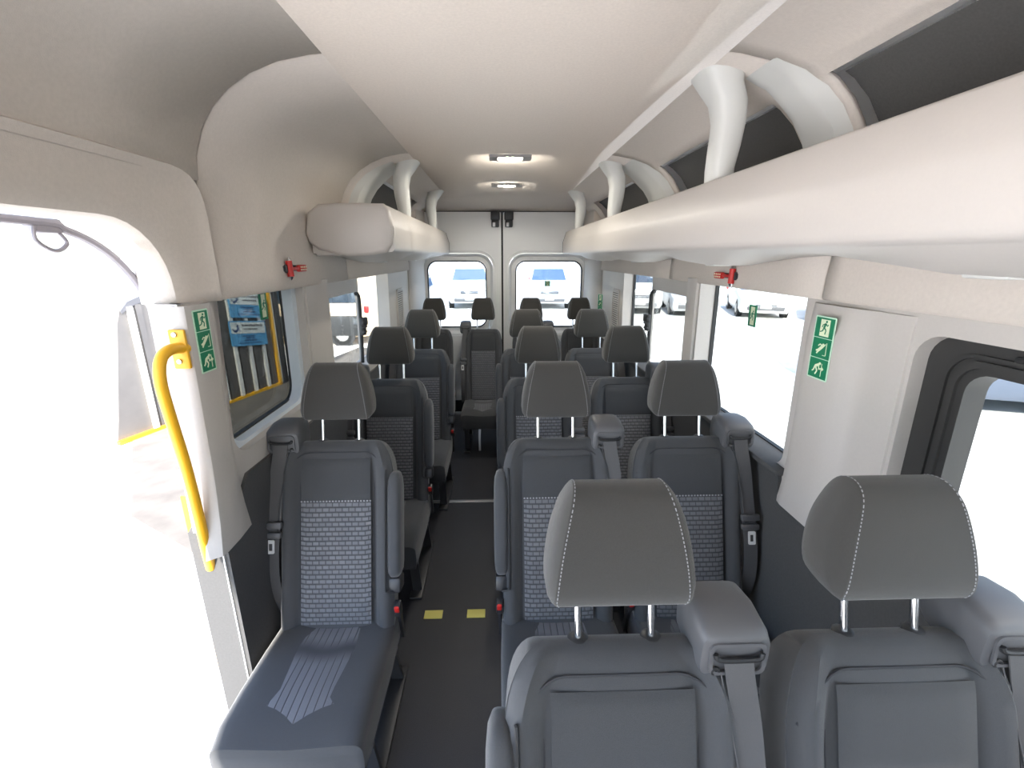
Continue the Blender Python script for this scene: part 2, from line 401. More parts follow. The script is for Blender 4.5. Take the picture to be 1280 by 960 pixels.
structure('trim_22', box(NB(), (XC-1.03, -.75, 2.0), (.05, 4.1, .36)), M['white_metal'])
structure('wall_front', box(NB(), (XC, YF-.05, .45), (2.0, .08, .9)), M['dark_trim'])
structure('trim_23', box(NB(), (XC, 4.76, 2.12), (2.1, .30, .20)), M['white_metal'])
# roof bow casings
def bow(name, side, y0, y1):
    rings = []
    pr = [q for q in PROF if 1.66 < q[0] < 2.09]
    for z, h in pr:
        k = .045*min(1, (2.095-z)/.08)
        rings.append([(XC+side*(h+.02), y0, z), (XC+side*(h-k*.8), y0+.03, z), (XC+side*(h-k), y0+.06, z), (XC+side*(h-k), y1-.06, z), (XC+side*(h-k*.8), y1-.03, z), (XC+side*(h+.02), y1, z)])
    structure(name, loft(NB(), rings), M['stanchion'])
bow('trim_24', -1, 2.50, 2.80); bow('trim_25', 1, 2.40, 2.74); bow('trim_26', 1, 1.215, 1.40)
# rear corner pillars and panels
def rear_pillar(name, side):
    bm = NB(); z0, z1 = .3, 2.05
    rings = []
    for z in (z0, .9, 1.5, 1.62, 1.75, 2.05):
        e = 0 if z < 1.55 else .02
        rings.append([(XC+side*.90, 4.06, z), (XC+side*(.855-e), 4.07, z), (XC+side*(.835-e), 4.10, z), (XC+side*(.81-e), 4.30, z), (XC+side*(.785-e), 4.50, z), (XC+side*.79, 4.56, z), (XC+side*.95, 4.58, z)])
    structure(name, loft(bm, rings), M['pillar'])
rear_pillar('trim_27', -1); rear_pillar('trim_28', 1)
structure('trim_29', box(NB(), (XC-.86, 4.32, 1.95), (.20, .5, .24)), M['trim']); structure('trim_30', box(NB(), (XC+.86, 4.32, 1.95), (.20, .5, .24)), M['trim'])

# ------------------------------------------------------------------ rear doors
XS = .045
def rear_door(name, s, x0, x1, wx0, wx1, label):
    fn = lambda u, z, t: (u, YR+t, z)
    bm = NB(); plate(bm, rrect(x0, x1, .15, 2.022, .02), [rrect(wx0-.075, wx1+.075, .86, 1.645, .14)], fn, -.012, .05)
    o = structure(name, bm, M['white_metal'])
    bm = NB(); hole = lambda e, t: [fn(u, z, t) for u, z in rrect(wx0-e, wx1+e, .93-e, 1.565+e, .09+e*.7)]
    loft(bm, [hole(.0755, -.012), hole(.066, .004), hole(.052, .026), hole(.048, .036), hole(.012, .040)], False, False)
    obj('pressed_rim', bm, M['white_metal'], o)
    bm = NB(); ring = [fn(u, z, -.014) for u, z in rrect(wx0-.10, wx1+.10, .84, 1.668, .16)]
    tube(bm, ring, .006, 6, closed=True); obj('window_bead', bm, M['white_metal'], o)
    bm = NB(); plate(bm, rrect(wx0-.012, wx1+.012, .918, 1.577, .10), [rrect(wx0, wx1, .93, 1.565, .09)], fn, .028, .04)
    obj('window_seal', bm, M['black'], o)
    bm = NB(); plate(bm, rrect(wx0-.01, wx1+.01, .92, 1.575, .095), [], fn, .052, .056)
    obj('window_pane', bm, M['glass_rear'], o)
    bm = NB(); a, b = (x0+.06, x1-.03) if s < 0 else (x0+.03, x1-.06)
    plate(bm, rrect(a, b, 1.712, 1.722, .003), [], fn, -.022, .0)
    plate(bm, rrect(a+.03, b-.03, 1.745, 1.98, .03), [rrect(a+.038, b-.038, 1.753, 1.972, .024)], fn, -.019, .0)
    obj('pressed_crease', bm, M['white_metal'], o)
    lx = XS+s*.065
    bm = NB(); box(bm, (lx, YR-.03, 1.985), (.085, .075, .075), .008); box(bm, (lx, YR-.025, 1.918), (.072, .06, .07), .010)
    k = obj('door_latch', bm, M['blackp'], o)
    bm = NB(); box(bm, (lx-.012, YR-.058, 1.905), (.026, .008, .04), .003); obj('latch_plate', bm, M['steel'], k)
    bm = NB(); box(bm, (XS+s*.03, YR+.005, 1.0), (.022, .02, .12), .006); obj('door_handle', bm, M['blackp'], o)
    return o
rear_door('door_1', -1, -.76, XS-.009, -.685, -.122, '')
rear_door('door_2', 1, XS+.009, .90, .185, .83, '')
structure('trim_31', box(NB(), (XS, YR+.015, 1.09), (.020, .03, 1.87), .004), M['black'])
structure('trim_32', box(NB(), (XC, YR+.02, 2.026), (1.62, .05, .012), .003), M['black'])
structure('trim_33', box(NB(), (XC, YR+.07, .11), (1.7, .1, .2)), M['black'])
# louvred vents in the rear side panels
def vent(side, y0, y1, label):
    t = empty('air_vent', (wx(side, 1.05), (y0+y1)/2, 1.05), label, 'vent', 'louvred vents behind the rear side windows')
    fn = lambda y, z, d: (wx(side, z, -d)-t.location.x, y-t.location.y, z-1.05)
    bm = NB(); plate(bm, rrect(y0, y1, 1.05, 1.37, .02), [rrect(y0+.015, y1-.015, 1.065, 1.355, .012)], fn, .0, .008); obj('vent_frame', bm, M['pillar'], t)
    bm = NB(); plate(bm, rrect(y0+.01, y1-.01, 1.06, 1.36, .012), [], fn, .0005, .0015); obj('vent_backing', bm, M['dark_trim'], t)
    bm = NB()
    for k in range(17):
        z = 1.074+k*.0168
        plate(bm, [(y0+.014, z), (y1-.014, z), (y1-.014, z+.009), (y0+.014, z+.009)], [], fn, .0015, .006)
    obj('vent_slats', bm, M['pillar'], t)
vent(-1, 3.58, 3.80, 'pale louvred air vent on the left side panel behind the rearmost left window')
vent(1, 3.46, 3.66, 'pale louvred air vent on the right side panel behind the rearmost right window')

# ------------------------------------------------------------------ ceiling lights
def ceiling_light(y, label):
    t = empty('ceiling_light', (.067, y, 2.101), label, 'light', 'ceiling lights along the roof')
    bm = NB(); plate(bm, rrect(-.105, .105, -.05, .05, .012), [rrect(-.062, .062, -.034, .034, .006)], lambda u, v, d: (u, v, -d), 0, .016); obj('housing', bm, M['bezel'], t)
    bm = NB(); plate(bm, rrect(-.062, .062, -.034, .034, .006), [], lambda u, v, d: (u, v, -d), .002, .009); obj('lens', bm, M['lens'], t)
    for s in (-1, 1):
        bm = NB(); bmesh.ops.create_uvsphere(bm, u_segments=12, v_segments=8, radius=.009); bmesh.ops.translate(bm, verts=bm.verts, vec=(s*.014, 0, -.0045)); obj('bulb', bm, M['led'], t)
ceiling_light(2.46, 'lit chrome-framed ceiling light, the nearer of the two')
ceiling_light(3.37, 'lit chrome-framed ceiling light, the smaller one nearer the rear doors')

# ------------------------------------------------------------------ luggage racks
def rack(side, y0, y1, label):
    t = empty('luggage_rack', (XC+side*.8, y0, 1.63), label, 'luggage rack', 'overhead luggage racks')
    ox, oy, oz = t.location
    def sec(y, sx=1.0, dz=0):
        P = [(.535, 1.824), (.528, 1.818), (.506, 1.745), (.501, 1.732), (.503, 1.655), (.506, 1.645), (.514, 1.637), (.60, 1.632), (.80, 1.625), (.845, 1.63)]
        P = [(.30*0+h, z) for h, z in P]
        inn = [(.845, 1.70), (.60, 1.66), (.56, 1.68), (.54, 1.75), (.552, 1.822)]
        cz = 1.73; ch = .68
        return [(XC+side*(ch+(h-ch)*sx)-ox, y-oy, cz+(z-cz)*(1-dz)-oz) for h, z in P+inn]
    bm = NB(); loft(bm, [sec(y0), sec(y0+.4)]+[sec(y0+(y1-y0)*k/6) for k in range(1, 6)]+[sec(y1-.012), sec(y1, .985, .03)])
    obj('tray', bm, M['rack'], t, ang=50)
    # underside console with shallow bulges that hold the reading lamps
    rings = []; n = 60
    for k in range(n+1):
        y = y0+.02+(y1-y0-.06)*k/n
        b = .5+.5*math.cos(2*math.pi*(y-1.60)/.92); d = .006+.036*b*b
        rings.append([(XC+side*h-ox, y-oy, z-oz) for h, z in ((.545, 1.636), (.60, 1.632-d*.75), (.68, 1.630-d), (.78, 1.628-d), (.838, 1.624-d*.6), (.842, 1.64))])
    bm = NB(); loft(bm, rings); c = obj('underside_console', bm, M['rack'], t)
    y = 1.60-.92*3
    while y < y1-.2:
        if y > y0+.15:
            bm = NB(); box(bm, (XC+side*.70-ox, y-oy, 1.592-oz), (.06, .07, .012), .004)
            k = obj('reading_lamp', bm, M['stanchion'], c)
        y += .92
    if side < 0:                                          # moulded end cap facing the camera
        rings = []
        for y, g in ((y0+.01, 0), (y0-.012, 0), (y0-.024, .005), (y0-.030, .014)):
            P = [(.505+g*.4, 1.735), (.512+g, 1.80-g*.4), (.535+g, 1.826-g), (.72, 1.828-g), (.80-g*.6, 1.822-g), (.845-g, 1.79-g*.5), (.862-g, 1.71), (.85-g, 1.672+g*.5), (.815-g*.6, 1.645+g), (.70, 1.618+g), (.60, 1.622+g), (.535+g, 1.634+g), (.510+g*.6, 1.668+g*.4)]
            rings.append([(XC-h-ox, y-oy, z-oz) for h, z in P])
        bm = NB(); loft(bm, rings); obj('end_cap', bm, M['rack'], t, ang=55)
    # black edge line at the rear end
    bm = NB(); tube(bm, [Vector(q) for q in sec(y1+.001, .985, .03)[:9]], .004, 6); obj('edge_seal', bm, M['black'], t)
    for y in (1.40, 2.62, 3.72):
        if y < y0+.3: continue
        rings = []
        for h, z, wd, th in ((.576, 1.80, .046, .030), (.574, 1.86, .044, .033), (.580, 1.92, .044, .038), (.584, 1.98, .046, .040), (.576, 2.03, .052, .044), (.550, 2.07, .062, .050), (.535, 2.105, .075, .06)):
            q = []
            for a in range(16):
                an = 2*math.pi*a/16; cx, cy = math.cos(an), math.sin(an)
                q.append((XC+side*(h+math.copysign(abs(cx)**.6, cx)*th)-ox, y-oy+math.copysign(abs(cy)**.6, cy)*wd, z-oz))
            rings.append(q)
        bm = NB(); loft(bm, rings); obj('stanchion', bm, M['stanchion'], t)
    return t
rack(-1, 1.99, 4.22, 'short overhead luggage rack on the left with a rounded end cap facing the camera')
rack(1, -1.2, 4.10, 'long overhead luggage rack running the length of the right side')

# ------------------------------------------------------------------ emergency signs, hammers, grab handle
def poly(bm, pts, fn, d): return plate(bm, pts, [], fn, .0006, d)
def disc(cx, cy, r, n=10): return [(cx+r*math.cos(2*math.pi*k/n), cy+r*math.sin(2*math.pi*k/n)) for k in range(n)]
def bar(a, b, w):
    dx, dy = b[0]-a[0], b[1]-a[1]; L = math.hypot(dx, dy); nx, ny = -dy/L*w/2, dx/L*w/2
    return [(a[0]+nx, a[1]+ny), (a[0]-nx, a[1]-ny), (b[0]-nx, b[1]-ny), (b[0]+nx, b[1]+ny)]
def runner(bm, fn, s, ox, oy, d, flip=1):
    f = lambda pts: [(ox+flip*x*s, oy+y*s) for x, y in pts]
    for pts in (disc(.12, .40, .075), bar((.08, .30), (-.04, .0), .15), bar((.06, .27), (.24, .14), .06), bar((.24, .14), (.30, .24), .055), bar((.04, .27), (-.16, .18), .06), bar((-.16, .18), (-.20, .04), .055),
                bar((-.02, .02), (.16, -.14), .085), bar((.16, -.14), (.10, -.38), .075), bar((-.04, .02), (-.14, -.20), .085), bar((-.14, -.20), (-.34, -.26), .07)):
        poly(bm, f(pts), fn, d)
def swinger(bm, fn, s, ox, oy, d):
    f = lambda pts: [(ox+x*s, oy+y*s) for x, y in pts]
    for pts in (disc(.13, .20, .08), bar((.10, .12), (-.14, -.10), .17), bar((.08, .14), (-.10, .22), .06), bar((-.10, .22), (-.22, .12), .055), bar((-.12, -.06), (-.34, -.16), .09), bar((-.12, -.12), (-.28, -.30), .085), bar((.14, .08), (.30, .26), .055),
                bar((.38, .34), (.40, -.34), .03), bar((.38, -.34), (.18, -.34), .03)):
        poly(bm, f(pts), fn, d)
def climber(bm, fn, s, ox, oy, d):
    f = lambda pts: [(ox+x*s, oy+y*s) for x, y in pts]
    for pts in (disc(.12, .28, .08), bar((.06, .22), (-.20, .10), .15), bar((-.20, .12), (-.30, -.14), .09), bar((-.30, -.14), (-.40, -.20), .07), bar((-.16, .06), (-.02, -.14), .085), bar((-.02, -.14), (-.14, -.34), .075), bar((.06, .18), (.10, -.04), .06), bar((.10, -.04), (.22, .0), .05),
                bar((.28, -.40), (.28, .30), .035), bar((.16, .02), (.34, .02), .06), [(.33, .12), (.33, -.08), (.45, .02)]):
        poly(bm, f(pts), fn, d)
def exit_sign(name, org, u, n, W, H, kinds, label, border=True):
    t = empty(name, org, label, 'sign', 'green emergency exit signs')
    u = Vector(u).normalized(); n = Vector(n).normalized(); v = Vector((0, 0, 1)); v = (v-n*v.dot(n)).normalized()
    fn = lambda a, b, d: tuple(u*a+v*b+n*d)
    if border:
        bm = NB(); plate(bm, rrect(-W/2, W/2, -H/2, H/2, .004), [], fn, .0, .0012); obj('border', bm, M['sign_pale'], t)
        iw = W-.008
    else: iw = W
    cells = len(kinds); ih = (H-.008-.002*(cells-1))/cells if border else H
    for k, kd in enumerate(kinds):
        cy = (H/2-.004-ih/2-k*(ih+.002)) if border else 0
        bm = NB(); plate(bm, rrect(-iw/2, iw/2, cy-ih/2, cy+ih/2, .001), [], fn, 0, .0018); pnl = obj('panel', bm, M['green'], t)
        s = min(ih, iw*1.05); fn2 = lambda a, b, d: tuple(u*a+v*b+n*(d+.0012))
        bm = NB()
        if kd == 'run':
            poly(bm, [(-.02*0-iw*.22, cy-ih*.42), (iw*.28, cy-ih*.42), (iw*.28, cy+ih*.42), (-iw*.22, cy+ih*.42)], fn2, .0012); obj('doorway_symbol', bm, M['sign_white'], pnl)
            bm = NB(); runner(bm, fn2, s*.8, iw*.02, cy-.0, .0018); obj('pictogram', bm, M['green'], pnl)
        else:
            (swinger if kd == 'swing' else climber)(bm, fn2, s*.95, -.0, cy, .0014); obj('pictogram', bm, M['sign_white'], pnl)
    return t
exit_sign('exit_sign', (wx(-1, 1.405, -.0185), 1.188, 1.405), (0, 1, 0), (1, 0, -.02), .062, .165, ('run', 'swing', 'climb'), 'tall green three-picture emergency sign on the left pillar by the yellow handle')
exit_sign('exit_sign', (wx(1, 1.375, -.0405), 1.188, 1.375), (0, -1, 0), (-1, 0, -.02), .078, .175, ('run', 'swing', 'climb'), 'tall green three-picture emergency sign on the wide right pillar')
exit_sign('exit_sign', (wx(1, 1.21, .058)-.085, 4.0, 1.21), (.35, -1, 0), (-1, -.35, 0), .075, .17, ('run', 'swing', 'climb'), 'small green emergency sign on the rear right panel beside the rear door')
exit_sign('exit_sign', (wx(-1, 1.443, .079), 1.70, 1.443), (0, 1, 0), (1, 0, -.035), .055, .10, ('run', ), 'small green exit sticker on the left window beside the wide door pillar', False)
exit_sign('exit_sign', (wx(1, 1.39, .085), 1.765, 1.39), (0, -1, 0), (-1, 0, -.035), .055, .085, ('run', ), 'small green exit sticker on the large right window', False)
exit_sign('exit_sign', (.50, YR+.051, 1.352), (1, 0, 0), (0, -1, 0), .055, .055, ('run', ), 'tiny square green exit sticker on the right rear door window', False)

def hammer(side, y, z, label):
    x = XC+side*.855
    t = empty('emergency_hammer', (x, y, z), label, 'hammer', 'red emergency hammers')
    S = -side
    bm = NB(); cyl(bm, (S*.022, 0, -.028), (S*.020, 0, .028), .0115, 14); obj('hammer_head', bm, M['red'], t)
    for s in (-1, 1):
        bm = NB(); tube(bm, [(S*.0215, 0, s*.026), (S*.0215, 0, s*.034), (S*.0215, 0, s*.042)], [.009, .007, .001], 10); obj('steel_tip', bm, M['chrome'], t)
    bm = NB(); box(bm, (S*.020, .045, 0), (.010, .065, .012), .004); box(bm, (S*.020, .105, -.001), (.016, .075, .026), .007)
    h = obj('handle', bm, M['red'], t)
    bm = NB()
    for k in range(4):
        for s in (-1, 1): box(bm, (S*.0285, .082+k*.015, s*.005-.001), (.003, .006, .006), .001)
    obj('grip_pads', bm, M['sign_white'], h)
    bm = NB(); box(bm, (S*.005, .05, 0), (.012, .15, .022), .004); box(bm, (S*.012, -.0, -.0), (.014, .035, .03), .004); obj('bracket', bm, M['blackp'], t)
hammer(-1, 1.725, 1.575, 'red emergency hammer on the left header panel below the rack end cap')
hammer(1, 1.752, 1.545, 'red emergency hammer on the right header panel above the large window')

t = empty('grab_handle', (-.86, 1.19, 1.39), 'curved yellow grab handle on the left door jamb', 'handle')
bm = NB(); path = smooth_path([(-.79, 1.14, 1.396), (-.793, 1.09, 1.402), (-.797, 1.058, 1.385), (-.80, 1.046, 1.335), (-.803, 1.055, 1.25), (-.81, 1.08, 1.10), (-.82, 1.10, .95), (-.83, 1.115, .83), (-.85, 1.145, .74)], 8)
tube(bm, [Vector(p)-t.location for p in path], .0135, 14); obj('tube', bm, M['yellow'], t)
bm = NB(); box(bm, (-.797+.86, 1.128-1.19, 1.395-1.39), (.04, .010, .10), .004); k = obj('mounting_plate', bm, M['yellow'], t)
for z in (1.433, 1.365):
    bm = NB(); cyl(bm, (-.800+.86, 1.119-1.19, z-1.39), (-.800+.86, 1.13-1.19, z-1.39), .006, 10); obj('screw', bm, M['steel'], k)
bm = NB(); strip(bm, [(-.915, 1.19, .95), (-.92, 1.195, .7), (-.925, 1.20, .3)], (.02, 0, 0), .006)
tag(obj('edge_strip', bm, M['yellow']), 'yellow edge strip low on the left door jamb', 'strip')
t = empty('door_catch', (-.93, 1.0, 1.66), 'small grey roller catch under the left door header', 'catch')
bm = NB(); box(bm, (0, 0, .02), (.03, .06, .03), .006); obj('catch_bracket', bm, M['seal_glare'], t)
bm = NB(); tube(bm, smooth_path([(.01, -.03, .02), (.012, -.035, -.01), (.012, 0, -.03), (.012, .03, -.015), (.012, .02, .005)], 5), .004, 8); obj('hook', bm, M['seal_glare'], t)

# floor details
tag(obj('floor_strip', box(NB(), (-.30, 2.74, .004), (.56, .03, .008), .002), M['steel']), 'thin metal strip across the dark aisle floor', 'strip')
for x, lb in ((-.315, 'yellow floor marking at the aisle entry, beside the left seat'), (-.115, 'yellow floor marking at the aisle entry, beside the right seats')):
    tag(obj('floor_marking', box(NB(), (x, 1.735, .002), (.085, .05, .004), .001), M['strip_y']), lb, 'marking', 'yellow floor markings')

# ------------------------------------------------------------------ seats
REC = R(17); HINGE = Vector((0, 0, .42)); BU = Vector((0, math.sin(REC), math.cos(REC))); BN = Vector((0, -math.cos(REC), math.sin(REC)))
def B(x, h, d): return HINGE+Vector((x, 0, 0))+BU*h+BN*d
TOP = .59
def frontd(ax):
    pts = [(0, .046), (.06, .045), (.105, .041), (.120, .034), (.128, .028), (.138, .040), (.152, .055), (.168, .062), (.182, .056), (.194, .030)]
    for (a, da), (b, db) in zip(pts[:-1], pts[1:]):
        if ax <= b: return da+(db-da)*(ax-a)/(b-a)
    return .03
FX = [-.196, -.194, -.184, -.170, -.154, -.140, -.130, -.124, -.114, -.09, -.05, 0, .05, .09, .114, .124, .130, .140, .154, .170, .184, .194, .196]
def back_ring(h):
    t = max(0, (h-.42)/(TOP-.42)); kx = 1-.36*(1-math.sqrt(max(0, 1-t**2.6)))
    t2 = max(0, (h-.50)/(TOP-.50)); kd = math.sqrt(max(0.0, 1-t2**2))*.85+.15
    fl = 1-max(0, (h-.44)/(TOP-.44))*.85                    # bolsters fade out towards the shoulder
    ring = []
    for x in FX:
        d = frontd(abs(x)); flat = .046 if abs(x) < .17 else frontd(abs(x))
        d = flat+(d-flat)*fl
        ring.append(tuple(B(x*kx, h, d*kd-.004*(1-kd))))
    for x in (.190, .16, .08, 0, -.08, -.16, -.190):
        ring.append(tuple(B(x*kx, h, -.055*kd)))
    return ring
def make_backrest():
    hs = [-.13, -.10, -.02, .05, .15, .25, .35, .42, .46, .49, .515, .535, .552, .566, .577, .585, TOP]
    return loft(NB(), [back_ring(h) for h in hs])
def patch(h0, h1, x0, off, puff):
    bm = NB(); nu, nv = 12, 14; top = []; 
    for j in range(nv+1):
        v = j/nv; h = h0+(h1-h0)*v; row = []
        kd = math.sqrt(max(0, 1-max(0, (h-.50)/(TOP-.50))**2))*.85+.15
        for i in range(nu+1):
            u = -1+2*i/nu; x = u*x0
            e = min(1, (1-abs(u))*5)*min(1, min(v, 1-v)*8)
            row.append(B(x, h, .046*kd+.0006+off*(e > 0)+puff*math.sqrt(max(e, 0))))
        top.append(row)
    for a, b in zip(top[:-1], top[1:]):
        for i in range(nu):
            bm.faces.new([bm.verts.new(p) for p in (a[i], a[i+1], b[i+1], b[i])])
    return bm
HPROF = [(.160, 1.068), (.148, 1.082), (.146, 1.11), (.156, 1.16), (.172, 1.215), (.185, 1.242), (.203, 1.256), (.226, 1.258), (.248, 1.248), (.262, 1.22), (.270, 1.17), (.262, 1.11), (.245, 1.078), (.215, 1.066)]
def smooth_loop(pts, n=4):
    P = [Vector((a, b)) for a, b in pts]; out = []; m = len(P)
    for i in range(m):
        a, b, c, d = P[i-1], P[i], P[(i+1) % m], P[(i+2) % m]
        for k in range(n):
            t = k/n; q = .5*((2*b)+(c-a)*t+(2*a-5*b+4*c-d)*t*t+(3*b-a-3*c+d)*t**3); out.append((q.x, q.y))
    return out
HP = smooth_loop(HPROF, 3)
def hw(z, y):                                             # half width of the headrest: narrower to the top
    t = max(0, (z-1.066)/(1.258-1.066)); return (.112-.034*t**1.7-.010*max(0, (.10-t)/.10)**2)*(1-.05*max(0, (y-.2)/.07))
def head_ring(s, scale=1, push=0):
    cy = .207; cz = 1.155; r = []
    for y, z in HP:
        yy, zz = cy+(y-cy)*scale, cz+(z-cz)*scale
        r.append((s*(hw(zz, yy))+math.copysign(push, s) if s else 0, yy, zz))
    return r
def make_headrest():
    rings = [head_ring(-1, .0001, .020)] if False else []
    for sc, pu in ((.30, .016), (.62, .014), (.82, .010), (.93, .005), (.985, .001)): rings.append(head_ring(-1, sc, pu))
    for s in (-1, -.97, -.8, -.4, 0, .4, .8, .97, 1): rings.append(head_ring(s) if s else [(0, y, z) for y, z in HP])
    for sc, pu in ((.985, .001), (.93, .005), (.82, .010), (.62, .014), (.30, .016)): rings.append(head_ring(1, sc, pu))
    return loft(NB(), rings)
def stitches(s):
    bm = NB(); ring = head_ring(s*.965); N = len(ring)
    i0 = 2; path = []
    sel = [Vector(p) for p in ring]
    order = [k for k in range(N) if not (ring[k][2] < 1.075)]
    for k in range(N):
        a, b = sel[k], sel[(k+1) % N]
        if a.z < 1.074 and b.z < 1.074: continue
        L = (b-a).length; m = max(1, round(L/.0065))
        for q in range(m):
            p0 = a+(b-a)*(q+.2)/m; p1 = a+(b-a)*(q+.75)/m
            out = Vector((0, (p0.y-.207), (p0.z-1.155))).normalized()*.0004
            tube(bm, [p0+out, p1+out], .0009, 5)
    return bm
def make_seat(kind):
    arm, belt = {'left': (1, -1), 'aisle': (-1, 1), 'window': (0, 1), 'rear_left': (0, -1), 'rear_right': (0, 1)}[kind]
    t = empty('passenger_seat', (0, 0, 0))
    # cushion
    rings = []
    for y, k, zt, zb in ((-.435, .80, .425, .33), (-.455, .93, .41, .335), (-.45, .98, .435, .315), (-.40, 1, .460, .30), (-.30, 1, .462, .30), (-.15, 1, .450, .30), (0, .98, .44, .30), (.08, .95, .43, .31)):
        q = []
        for a in range(28):
            an = 2*math.pi*a/28; cx, cz = math.cos(an), math.sin(an)
            x = .205*k*math.copysign(abs(cx)**.35, cx); z = (zt+zb)/2+(zt-zb)/2*math.copysign(abs(cz)**.5, cz)
            if cz > 0: z += .018*(abs(x)/.215)**2-.010*(1-(abs(x)/.215)**2)
            q.append((x, y, z))
        rings.append(q)
    rings = [[(x, y, z-.055) for x, y, z in q] for q in rings[1:]]
    obj('seat_cushion', loft(NB(), rings), M['fabric'], t)
    bm = NB()
    nu, nv = 8, 8
    for i in range(nu):
        for j in range(nv):
            def P(i, j):
                x = -.125+.25*i/nu; y = -.40+.40*j/nv
                e = min(1, min(i, nu-i)*.8, min(j, nv-j)*.8)
                zt = .462 if y < -.3 else .462-.022*(y+.3)/.3
                return Vector((x, y, zt-.067+.012*(abs(x)/.215)**2+.006*e))
            bm.faces.new([bm.verts.new(P(*q)) for q in ((i, j), (i+1, j), (i+1, j+1), (i, j+1))])
    obj('cushion_insert', bm, M['weave'], t)
    # backrest
    b = obj('backrest', make_backrest(), M['bolster'], t, ang=60)
    obj('upper_insert', patch(.385, .53, .118, .001, .0035), M['fabric'], b)
    obj('woven_insert', patch(-.04, .383, .120, .001, .0045), M['weave'], b)
    bm = NB(); pts = []
    for k in range(25):
        a = -1+2*k/24; xa = .172*a
        h = .552-.085*max(0, (abs(a)-.5)/.5)**2
        kd = math.sqrt(max(0, 1-max(0, (h-.50)/(TOP-.50))**2))*.85+.15
        pts.append(B(xa*1.08, h, .046*kd-.001))
    tube(bm, pts, .0024, 6)
    for s in (-1, 1):
        tube(bm, [B(s*.129, h, frontd(.129)*(1-max(0, (h-.44)/.15)*.2)+.001) for h in (.04, .15, .25, .35, .44, .50)], .002, 6)
    obj('seam_piping', bm, M['piping'], b)
    bm = NB()
    for k in range(23):
        x = -.118+.236*k/22; box(bm, B(x, .384, .0475), (.006, .003, .005), .001)
    obj('seam_stitching', bm, M['stitch'], b)
    # headrest
    h = obj('headrest', make_headrest(), M['head'], t, ang=55)
    for s in (-1, 1):
        obj('stitching', stitches(s), M['stitch'], h)
    for s in (-1, 1):
        bm = NB(); cyl(bm, B(s*.064, TOP-.03, -.008), Vector((s*.064, .205, 1.09)), .0065, 12); obj('headrest_post', bm, M['chrome'], h)
        bm = NB(); c = B(s*.064, TOP-.003, -.006)
        tube(bm, [c-Vector((0, 0, .006)), c+Vector((0, 0, .002)), c+Vector((0, 0, .006)), c+Vector((0, 0, .0061))], [.019, .019, .014, .008], 16)
        obj('post_collar', bm, M['blackp'], h)
    # armrest folded up along the aisle side
    if arm:
        rings = []
        for hh, k in ((.115, .35), (.12, .7), (.135, .93), (.16, 1), (.25, 1.03), (.36, 1.03), (.425, 1), (.455, .9), (.475, .65), (.482, .30)):
            q = []
            for a in range(18):
                an = 2*math.pi*a/18; cx, cz = math.cos(an), math.sin(an)
                q.append(tuple(B(arm*.200+.025*k*math.copysign(abs(cx)**.65, cx), hh, .022+.046*k*math.copysign(abs(cz)**.65, cz))))
            rings.append(q)
        a_ = obj('armrest', loft(NB(), rings), M['bolster'], t)
        bm = NB(); q = [B(arm*.176, .49, .058), B(arm*.174, .47, .064), B(arm*.1735, .3, .066), B(arm*.1735, .10, .066), B(arm*.178, .075, .066), B(arm*.20, .068, .06)]
        tube(bm, smooth_path(q, 5), .0035, 6); obj('recess_piping', bm, M['black'], a_)
        bm = NB(); m3 = Matrix(((1, 0, 0), (0, BN.y, BU.y), (0, BN.z, BU.z))).to_4x4()
        box(bm, B(arm*.200, .09, .02), (.045, .07, .055), .010, rot=m3); obj('armrest_pivot', bm, M['blackp'], a_)
    # base frame
    bm = NB()
    for s in (-1, 1):
        box(bm, (s*.17, -.18, .245), (.035, .46, .03), .006)
    box(bm, (0, -.02, .245), (.38, .04, .03), .006); box(bm, (0, -.36, .245), (.38, .04, .03), .006)
    f = obj('base_frame', bm, M['blackp'], t)
    for s in (-1, 1):
        bm = NB(); strip(bm, [(s*.16, -.02, .24), (s*.16, .06, .03), (s*.16, .07, .006)], (.045, 0, 0), .014); strip(bm, [(s*.16, -.33, .24), (s*.16, -.28, .03), (s*.16, -.28, .006)], (.045, 0, 0), .014)
        box(bm, (s*.16, -.11, .008), (.06, .46, .016), .004)
        obj('leg', bm, M['blackp'] if not kind.startswith('rear') else M['blackp'], f)
    # red buckle on its stalk
    bs = arm if arm else -belt
    bm = NB(); strip(bm, [(bs*.205, .03, .26), (bs*.209, -.005, .36), (bs*.209, -.02, .405)], (0, .022, .004), .010); k = obj('belt_buckle', bm, M['blackp'], t)
    bm = NB(); box(bm, (bs*.209, -.028, .432), (.024, .034, .055), .006, rot=Matrix.Rotation(R(15), 4, 'X')); obj('buckle_housing', bm, M['blackp'], k)
    bm = NB(); box(bm, (bs*.209, -.042, .442), (.018, .016, .028), .004, rot=Matrix.Rotation(R(15), 4, 'X')); obj('release_button', bm, M['red'], k)
    # shoulder belt retractor and webbing
    if belt:
        x = belt*.182
        rings = []
        for y, zt, zb, k in ((.118, 1.028, .965, .80), (.122, 1.036, .955, .96), (.135, 1.046, .948, 1), (.18, 1.058, .945, 1), (.225, 1.055, .95, .95), (.245, 1.03, .96, .8)):
            q = []
            for a in range(24):
                an = 2*math.pi*a/24; cx, cz = math.cos(an), math.sin(an)
                q.append((x+.058*k*math.copysign(abs(cx)**.4, cx), y, (zt+zb)/2+(zt-zb)/2*math.copysign(abs(cz)**.45, cz)))
            rings.append(q)
        r_ = obj('belt_retractor', loft(NB(), rings), M['grey_plastic'], t)
